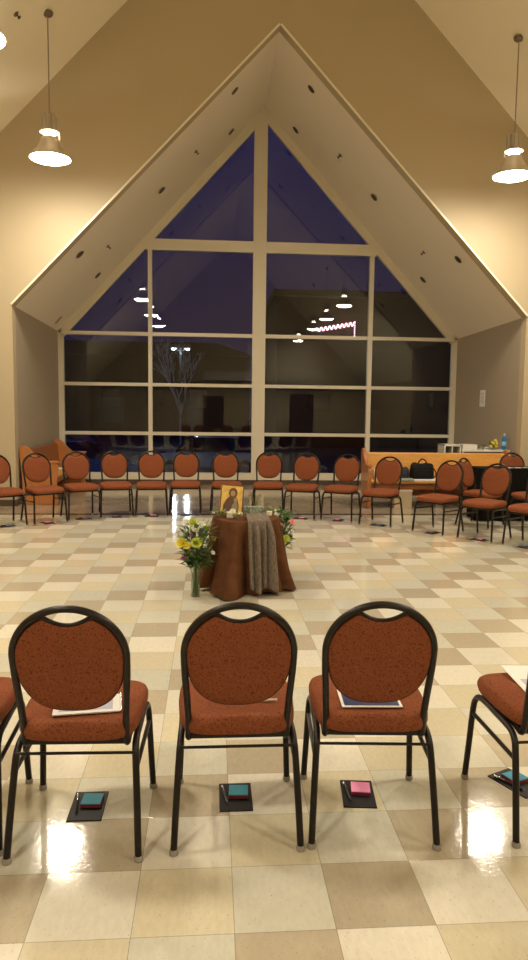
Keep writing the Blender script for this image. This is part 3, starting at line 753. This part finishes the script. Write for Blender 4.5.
# ------------------------------------------------------------------ pews
def pew(label, L, loc, rz, wood_back):
    """runs along +x from 0 to L, sitter faces -y, depth 0..-0.55"""
    t = thing('wooden_pew', label, 'pew', loc, rz, 'wooden pews')
    side = [(0, 0), (-.06, 0), (-.06, .02), (-.05, .10)]
    prof = [(.0, 0), (-.50, 0), (-.52, .06), (-.49, .30), (-.51, .50), (-.53, .60), (-.50, .655), (-.40, .665), (-.28, .68), (-.20, .76), (-.12, .85), (-.045, .915), (.02, .925), (.06, .89), (.06, .80), (.03, .45), (.02, .05)]
    for x0 in (0, L - .05):
        bm = bmesh.new(); prism(bm, [(a, b) for a, b in prof], x0, x0 + .05, 'X'); bmesh.ops.bevel(bm, geom=[e for e in bm.edges if abs(e.verts[0].co.x - e.verts[1].co.x) < 1e-5], offset=.008, segments=2, affect='EDGES'); obj('end_panel', bm, PEWE, t)
        bm = bmesh.new(); box(bm, x0 - .012, x0 + .062, -.535, -.22, .655, .69, .01); obj('armrest', bm, PEWE, t)
    bm = bmesh.new(); prism(bm, [(-.06, .40), (-.035, .40), (.035, .835), (.03, .855), (.01, .855), (.0, .835)], .05, L - .05, 'X'); obj('back_panel', bm, wood_back, t, False)
    bm = bmesh.new(); prism(bm, [(-.47, .405), (-.48, .425), (-.475, .44), (-.06, .415), (-.06, .39), (-.46, .395)], .05, L - .05, 'X'); obj('seat', bm, PEW, t, False)
    bm = bmesh.new(); box(bm, .05, L - .05, -.455, -.075, .44, .475, .012); obj('seat_cushion', bm, RUST, t) if False else bm.free()
    bm = bmesh.new(); box(bm, .05, L - .05, -.40, -.375, .30, .395); obj('front_rail', bm, PEWD, t, False)
    bm = bmesh.new(); box(bm, .05, L - .05, -.09, -.06, .16, .39); obj('rear_rail', bm, PEWD, t, False)
    return t
pew('orange oak pew on the right, holding black bags, beside the black table', 2.42, (2.43, 11.26, 0), 0, PEW)
pew('wooden pew standing sideways against the left alcove wall', 2.45, (-2.90, 11.15, 0), PI / 2, PEWD)

# bags and papers on the right pew
def bag(name, label, loc, w, d, h, m, rz=0, strap=True):
    t = thing(name, label, 'bag', loc, rz)
    bm = bmesh.new(); n = 28; P = [(.90, 0), (.98, .02), (1., .25), (.98, .6), (.93, .86), (.82, .97), (.5, 1.)]; rg = []
    for s, zz in P:
        ring = []
        for q in range(n):
            a = 2 * PI * q / n; ca, sa = math.cos(a), math.sin(a)
            x = abs(ca) ** .35 * math.copysign(1, ca) * w / 2 * s; y = abs(sa) ** .45 * math.copysign(1, sa) * d / 2 * s
            ring.append(bm.verts.new((x, y, zz * h + (.012 * math.sin(5 * a + zz * 3) + .008 * math.sin(9 * a)) * (zz > .3))))
        rg.append(ring)
    for a, b in zip(rg, rg[1:]):
        for q in range(n): bm.faces.new((a[q], a[(q + 1) % n], b[(q + 1) % n], b[q]))
    bm.faces.new(rg[0][::-1]); bm.faces.new(rg[-1]); obj('body', bm, m, t)
    bm = bmesh.new(); box(bm, -w * .33, w * .33, -d / 2 - .018, -d / 2 + .01, h * .12, h * .62, .008); obj('front_pocket', bm, m, t)
    if strap:
        bm = bmesh.new(); tube(bm, smooth_path([(-w * .2, -.02, h * .95), (-w * .14, -.03, h + .05), (0, -.02, h + .075), (w * .14, -.03, h + .045), (w * .2, -.02, h * .95)], 5), .011, 8); obj('handle', bm, m, t)
        bm = bmesh.new(); tube(bm, smooth_path([(w * .42, 0, h * .9), (w * .56, -.07, h * .5), (w * .54, -.10, .05), (w * .3, -.13, .012)], 5), .010, 8); obj('shoulder_strap', bm, m, t)
    return t
bag('duffel_bag', 'black duffel bag with carry handle on the right pew seat', (3.34, 10.98, .462), .36, .24, .235, BLACKB, R(4))
bag('backpack', 'dark navy soft bag left of the black duffel on the pew', (3.03, 11.01, .448), .22, .15, .18, NAVY, R(-8), False)
o = obj('song_book', B(-.13, .13, -.08, .08, 0, .03, .004), GREENP, loc=(3.03, 10.83, .443)); tag(o, 'green and white book under the navy bag on the pew', 'book')
o = obj('folded_papers', B(-.20, .20, -.11, .11, 0, .022, .004), WHITE, loc=(3.36, 10.89, .440)); tag(o, 'white papers under the black duffel on the pew', 'papers')
bm = bmesh.new(); box(bm, -.06, .06, -.05, .05, 0, .17, .02)
for v in bm.verts: v.co.x += .012 * math.sin(v.co.z * 40)
o = obj('paper_bag', bm, PAPER, loc=(2.60, 10.93, .444)); tag(o, 'crumpled white bag at the left end of the right pew', 'bag')
t = thing('storage_box', 'beige cardboard box under the right pew', 'box', (3.02, 11.0, 0)); obj('carton', B(-.14, .14, -.15, .10, 0, .28, .004), KRAFT, t, False); obj('lid', B(-.146, .146, -.156, .106, .265, .292, .004), PAPER, t, False)
# paper on left pew
o = obj('hymn_booklet', B(-.10, .10, -.07, .07, 0, .02, .003), WHITE, loc=(-2.62, 12.6, .437), smooth=False); o.rotation_euler = (0, 0, R(20)); tag(o, 'white booklet lying on the left pew seat', 'book')

# white shelf unit behind right pew
t = thing('white_shelf_unit', 'low white shelf unit behind the right pew, carrying flowers and papers', 'shelf', (0, 0, 0))
SY0, SY1 = 11.36, 11.70
def sh(n, *a): obj(n, B(*a, .003), BOXW, t, False)
sh('top', 4.13, 4.93, SY0, SY1, .87, .90); sh('side_panel', 4.13, 4.155, SY0, SY1, 0, .87); sh('side_panel', 4.905, 4.93, SY0, SY1, 0, .87)
sh('back_panel', 4.155, 4.905, SY1 - .02, SY1, 0, .87); sh('shelf', 4.155, 4.905, SY0 + .01, SY1 - .02, .45, .475); sh('shelf', 4.155, 4.905, SY0 + .01, SY1 - .02, .78, .80)
t = thing('open_white_crate', 'open white crate with dividers at the left end behind the right pew', 'crate', (3.86, 11.50, 0))
for nm, a in (('side_panel', (-.15, -.13, -.17, .17, 0, .985)), ('side_panel', (.11, .13, -.17, .17, 0, .985)), ('divider', (-.02, -.005, -.17, .165, .5, .96)), ('top', (-.15, .13, -.17, .17, .96, .985)), ('shelf', (-.13, .11, -.17, .165, .48, .5)), ('back_panel', (-.13, .11, .15, .17, 0, .96))):
    obj(nm, B(*a, .003), BOXW, t, False)
t.location = (3.97, 11.52, 0)
o = obj('white_box', B(-.12, .13, -.12, .13, 0, .085, .006), BOXW, loc=(4.27, 11.53, .9), smooth=False); tag(o, 'plain white box on the shelf unit next to the crate', 'box')
bm = bmesh.new(); lathe(bm, [(.045, 0), (.05, .03), (.075, .085), (.07, .085), (.046, .03), (.03, .006)], 20, cap0=True); o = obj('glass_bowl', bm, CLEAR, loc=(4.48, 11.44, .9)); tag(o, 'small clear bowl before the white box on the shelf unit', 'bowl')
for q, (x, y, w, r0, m_) in enumerate(((4.63, 11.60, .085, 8, WHITE), (4.63, 11.60, .08, -8, LILAC), (4.63, 11.60, .075, 12, WHITE))):
    o = obj('magazine', B(-w, w, -.06, .06, 0, .012, .002), m_, loc=(x, y, .9 + q * .0125), smooth=False); o.rotation_euler = (0, 0, R(r0)); tag(o, ('white magazine at the bottom of the pile behind the yellow flowers', 'pale blue magazine in the middle of the pile behind the yellow flowers', 'white magazine on top of the pile behind the yellow flowers')[q], 'magazine', 'magazines on the shelf unit')
t = thing('flower_bunch', 'bunch of yellow flowers with dark wrap lying on the shelf unit', 'flowers', (4.68, 11.45, .901)); rnd = random.Random(11)
lb = bmesh.new()
for q in range(60):
    a = rnd.uniform(0, 6.28); leaf(lb, (rnd.uniform(-.05, .03), rnd.uniform(-.05, .05), rnd.uniform(0.03, .12)), (math.cos(a), math.sin(a) * .5, rnd.uniform(.2, 1)), .07, .025, .1)
obj('leaves', lb, LEAF, t, smooth=False)
for x, y, z in ((-.06, -.05, .06), (-.02, -.06, .10), (.03, -.05, .06), (.02, -.04, .15), (-.04, -.06, .12), (.035, -.05, .11)):
    bm = bmesh.new(); bloom(bm, (x, y, z), (x, -.6, .4), .034, 14, 3, 1.4); obj('yellow_bloom', bm, YEL, t, smooth=False)
t = thing('water_bottle', 'blue plastic bottle standing at the right end of the shelf unit', 'bottle', (4.855, 11.42, .9))
bm = bmesh.new(); lathe(bm, [(.030, 0), (.036, .006), (.036, .17), (.032, .20), (.015, .235), (.013, .25)], 24, cap0=True, cap1=True); obj('bottle_body', bm, BLUEB, t)
bm = bmesh.new(); lathe(bm, [(.0365, .07), (.0372, .072), (.0372, .14), (.0365, .142)], 24); obj('wrapper', bm, mat('pale_blue_wrapper', (.25, .5, .75), .4), t)
bm = bmesh.new(); lathe(bm, [(.016, .245), (.016, .268), (.012, .27)], 20, cap0=True, cap1=True); obj('cap', bm, WHITE, t)
# notice on the right alcove wall
t = thing('wall_notice', 'small white framed notice on the right alcove wall above the pew', 'notice', (XR - .004, 12.68, 1.77))
obj('sheet', B(-.006, 0, -.12, .12, -.15, .15, .001), WHITE, t, False)
bm = bmesh.new()
for q in range(6): box(bm, -.0068, -.0055, -.085, .085 - .03 * (q % 2), .09 - q * .035, .098 - q * .035)
obj('text_lines', bm, mat('grey_ink', (.35, .33, .30), .6), t, False)

# ------------------------------------------------------------------ black table on the right
t = thing('folding_table', 'long folding table hidden under the black cloth at the right', 'table', (0, 0, 0))
BX0, BX1, BY0, BY1 = 3.74, 5.50, 9.58, 10.02
obj('tabletop', B(BX0 + .02, BX1 - .02, BY0 + .02, BY1 - .02, .70, .735, .004), PEWD, t, False)
for x in (BX0 + .15, BX1 - .15):
    for y in (BY0 + .08, BY1 - .08): obj('leg', B(x - .015, x + .015, y - .015, y + .015, 0, .70), BRONZE, t, False)
bm = bmesh.new(); per = []
n = 220; Wd, Dp = BX1 - BX0, BY1 - BY0
for q in range(n):
    s = q / n * 2 * (Wd + Dp)
    if s < Wd: x, y, nx, ny = BX0 + s, BY0, 0, -1
    elif s < Wd + Dp: x, y, nx, ny = BX1, BY0 + s - Wd, 1, 0
    elif s < 2 * Wd + Dp: x, y, nx, ny = BX1 - (s - Wd - Dp), BY1, 0, 1
    else: x, y, nx, ny = BX0, BY1 - (s - 2 * Wd - Dp), -1, 0
    per.append((x, y, nx, ny, s))
rg = []
for f in (0, .02, .2, .4, .6, .8, 1.):
    rg.append([bm.verts.new((x + nx * f * (.025 + .022 * math.sin(s * 22) + .012 * math.sin(s * 9)), y + ny * f * (.025 + .022 * math.sin(s * 22) + .012 * math.sin(s * 9)), .742 - f * .722)) for x, y, nx, ny, s in per])
for a, b in zip(rg, rg[1:]):
    for q in range(n): bm.faces.new((a[q], a[(q + 1) % n], b[(q + 1) % n], b[q]))
bm.faces.new(rg[0]); o = obj('black_tablecloth', bm, BLACKC); tag(o, 'black cloth hanging to the floor over the long table at the right', 'tablecloth')
for q, (x, y, r0) in enumerate(((4.36, 9.74, 8), (4.52, 9.80, -12), (4.22, 9.72, 30), (4.65, 9.72, 5))):
    o = obj('name_card', B(-.05, .05, -.035, .035, 0, .004, .001), (WHITE, PAPER)[q % 2], loc=(x, y, .7425), smooth=False); o.rotation_euler = (0, 0, R(r0)); tag(o, 'small pale card scattered on the black table', 'card', 'cards on the black table')

# ------------------------------------------------------------------ outside
GZ = -1.0
o = struct('ground_outside', B(-60, 70, YW + .4, 130, GZ - .2, GZ), ASPH)
def build(label, x0, x1, y, z, roof):
    t = thing('distant_building', label, 'building', (0, 0, 0))
    obj('wall', B(x0, x1, y, y + 12, GZ, z), BLD, t, False)
    bm = bmesh.new()
    if roof: prism(bm, [(x0 - .5, z), (x1 + .5, z), (x1 - 3, z + 1.2), (x0 + 3, z + 1.2)], y - .5, y + 12.5)
    else: box(bm, x0 - .3, x1 + .3, y - .3, y + 12.3, z, z + .4)
    obj('roof', bm, BLD, t, False)
    for q in range(int((x1 - x0) / 4)):
        x = x0 + 2 + q * 4
        w = obj('window', B(x, x + 1.5, y - .05, y + .02, GZ + 2.5, GZ + 4.1), CARG, t, False)
build('dark flat roofed building outside behind the right panes', 4.2, 44, 46, 8.7, False)
build('dark low building outside behind the left panes', -40, 3.5, 66, 6.2, True)
def car(label, x, y, rz, paint):
    t = thing('parked_car', label, 'car', (x, y, GZ), rz, 'cars parked outside the window')
    bm = bmesh.new(); lo = [(-2.15, .35), (-2.2, .55), (-2.15, .80), (-1.95, .88), (-1.3, .93), (1.0, .95), (1.9, .84), (2.15, .72), (2.2, .5), (2.15, .32)]
    prism(bm, lo, -.86, .86); bmesh.ops.bevel(bm, geom=bm.edges[:], offset=.05, segments=2, affect='EDGES'); obj('body', bm, paint, t)
    bm = bmesh.new(); v = prism(bm, [(-1.75, .90), (-1.25, 1.38), (-.9, 1.45), (.2, 1.45), (.6, 1.36), (1.15, .92)], -.78, .78)
    for q in v:
        if q.co.z > 1.2: q.co.y *= .82
    obj('cabin_glass', bm, CARG, t)
    bm = bmesh.new(); box(bm, -1.15, .45, -.62, .62, 1.435, 1.475, .015); obj('roof_panel', bm, paint, t)
    for sx in (-1.35, 1.35):
        for sy in (-.80, .80):
            bm = bmesh.new(); tube(bm, [(sx, sy - .1, .32), (sx, sy + .1, .32)], .32, 22); w = obj('wheel', bm, TYRE, t)
            bm = bmesh.new(); tube(bm, [(sx, sy - .11, .32), (sx, sy + .11, .32)], .18, 16); obj('hubcap', bm, SILVER, w)
    for sy in (-.6, .6):
        bm = bmesh.new(); box(bm, 2.10, 2.215, sy - .16, sy + .16, .60, .72, .02); obj('headlight', bm, SILVER, t)
    return t
c1 = car('blue car parked outside the lower left panes, nearest the left jamb', -4.4, 22.5, R(4), CARB)
c2 = car('silver car parked outside behind the left thin mullion', -.2, 26.5, R(-176), CARS)
car('dark car parked farther off outside the left panes', -6.8, 31, R(176), CARK)
for ch in c2.children:
    if ch.name.startswith('headlight'): ch.data.materials[0] = HEAD; break
# street lamp
t = thing('street_lamp', 'double headed street lamp shining outside the left panes', 'street lamp', (-1.95, 45, GZ))
bm = bmesh.new(); tube(bm, [(0, 0, 0), (0, 0, 6.25)], .06, 10); tube(bm, smooth_path([(-.42, 0, 6.2), (0, 0, 6.05), (.42, 0, 6.2)], 4), .045, 8); obj('pole', bm, TYRE, t)
for s in (-1, 1):
    bm = bmesh.new(); box(bm, s * .42 - .22, s * .42 + .22, -.16, .16, 6.17, 6.27, .03); hd = obj('lamp_head', bm, DARKMET, t)
    bm = bmesh.new(); lathe(bm, [(.001, -.09), (.08, -.07), (.14, -.01), (.14, 0)], 16, c=(s * .42, -.02, 6.17)); obj('lens', bm, STREET, hd)
car_fill_lamp = dup(t, (-13., 20., GZ), 0, 'added unseen street lamp left of the window view, lighting the cars')
car_fill_at = [(-13.4, 19.8, 4.9), (-12.6, 19.8, 4.9)]  # lamp copy added out of view to light the parked cars
# pale tree under the street lamp
def bare_tree(label, x, y, h, seed):
    rnd = random.Random(seed); t = thing('bare_tree', label, 'tree', (x, y, GZ)); bm = bmesh.new()
    def br(p, d, L, r, dep):
        q = p + d * L; mid = p + d * L * .5 + Vector((rnd.uniform(-.05, .05), 0, 0)) * L
        tube(bm, [p, mid, q], [r, r * .8, r * .6], 5, caps=False)
        if dep == 0: return
        for _ in range(3 if dep > 1 else 4):
            nd = (d + Vector((rnd.uniform(-.6, .6), rnd.uniform(-.6, .6), rnd.uniform(-.1, .6)))).normalized()
            br(p + d * L * rnd.uniform(.6, 1), nd, L * rnd.uniform(.6, .78), r * .6, dep - 1)
    br(Vector((0, 0, 0)), Vector((0, 0, 1)), h * .33, .07, 5)
    obj('branches', bm, TREE, t); return t
bare_tree('pale bare tree lit by the street lamp outside', -1.75, 40.5, 8.4, 9)
# pink bulbs along the eave
t = thing('string_lights', 'string of pink lights outside the upper right pane', 'string lights', (0, 0, 0))
bm = bmesh.new(); bb = bmesh.new(); rnd = random.Random(2); pts = []
for q in range(46):
    f = q / 45; x = 6.65 + f * 2.5; z = 6.55 + f * .45 + .10 * math.sin(q * 1.3); pts.append((x, 45.6, z + .06))
    bmesh.ops.create_icosphere(bb, subdivisions=1, radius=.06, matrix=Matrix.Translation((x, 45.6, z)))
for q in range(8): bmesh.ops.create_icosphere(bb, subdivisions=1, radius=.045, matrix=Matrix.Translation((9.15, 45.6, 6.9 - q * .13)))
tube(bm, pts, .015, 5); obj('wire', bm, TYRE, t); obj('bulbs', bb, PKL, t)
# treeline
for q, (x, w, h) in enumerate(((-26, 8, 11), (-15, 6, 9.4))):
    t = thing('leafy_tree', ('dark round tree outside at the far left' if q == 0 else 'dark tree outside beside the low building'), 'tree', (x, 60, GZ)); bm = bmesh.new()
    bmesh.ops.create_icosphere(bm, subdivisions=4, radius=1.)
    for v in bm.verts: n_ = 1 + .12 * math.sin(v.co.x * 9 + v.co.z * 7) * math.sin(v.co.y * 8); v.co = Vector((v.co.x * w / 2 * n_, v.co.y * w / 2 * n_, h * .62 + v.co.z * h * .38 * n_))
    obj('crown', bm, TREEF, t); bm = bmesh.new(); tube(bm, [(0, 0, 0), (0, 0, h * .5)], .25, 8); obj('trunk', bm, TREE, t)

# ------------------------------------------------------------------ light from the street lamp, the added car fill and the dusk sky
def plight(name, loc, e, col, r):
    l = bpy.data.lights.new(name, 'POINT'); l.energy = e; l.color = col; l.shadow_soft_size = r
    o = bpy.data.objects.new(name, l); o.location = loc; C.objects.link(o)
plight('outside_light', (-2.37, 44.8, 4.9), 140, (.75, .9, 1.), .12)
plight('outside_light', (-1.53, 44.8, 4.9), 140, (.75, .9, 1.), .12)
for q in car_fill_at: plight('outside_light', q, 330, (.6, .8, 1.), .14)  # added fill that brightens the parked cars
w = bpy.data.worlds.new('dusk_sky'); sc.world = w; w.use_nodes = True
nt = w.node_tree; bg = nt.nodes['Background']
tc = nt.nodes.new('ShaderNodeTexCoord'); sp = nt.nodes.new('ShaderNodeSeparateXYZ'); rp = nt.nodes.new('ShaderNodeValToRGB')
nt.links.new(tc.outputs['Generated'], sp.inputs[0]); nt.links.new(sp.outputs['Z'], rp.inputs['Fac']); nt.links.new(rp.outputs['Color'], bg.inputs['Color'])
rp.color_ramp.elements[0].position = 0; rp.color_ramp.elements[0].color = (.011, .008, .028, 1)
rp.color_ramp.elements[1].position = .6; rp.color_ramp.elements[1].color = (.008, .011, .078, 1)
bg.inputs['Strength'].default_value = 1.

# ------------------------------------------------------------------ camera
cam = bpy.data.cameras.new('camera'); co = bpy.data.objects.new('camera', cam); C.objects.link(co)
yaw, pit, rol = .075, .1017, .0124
Fw = Vector((math.sin(yaw), math.cos(yaw), 0)); Rt = Vector((math.cos(yaw), -math.sin(yaw), 0)); Up = Vector((0, 0, 1))
f2 = Fw * math.cos(pit) - Up * math.sin(pit); u2 = Up * math.cos(pit) + Fw * math.sin(pit)
r3 = Rt * math.cos(rol) + u2 * math.sin(rol); u3 = u2 * math.cos(rol) - Rt * math.sin(rol)
Mx = Matrix((r3, u3, -f2)).transposed().to_4x4(); Mx.translation = (0, 0, 1.548)
co.matrix_world = Mx
cam.sensor_fit = 'VERTICAL'; cam.sensor_height = 24; cam.lens = 706 / 960 * 24; cam.clip_start = .05; cam.clip_end = 400
sc.camera = co
sc.view_settings.view_transform = 'Standard'; sc.view_settings.look = 'None'; sc.view_settings.gamma = 1; sc.view_settings.use_curve_mapping = False
sc.view_settings.exposure = 0.
sc.cycles.max_bounces = 10; sc.cycles.diffuse_bounces = 6; sc.cycles.glossy_bounces = 4; sc.cycles.transparent_max_bounces = 16
sc.cycles.sample_clamp_indirect = 8; sc.cycles.use_denoising = True
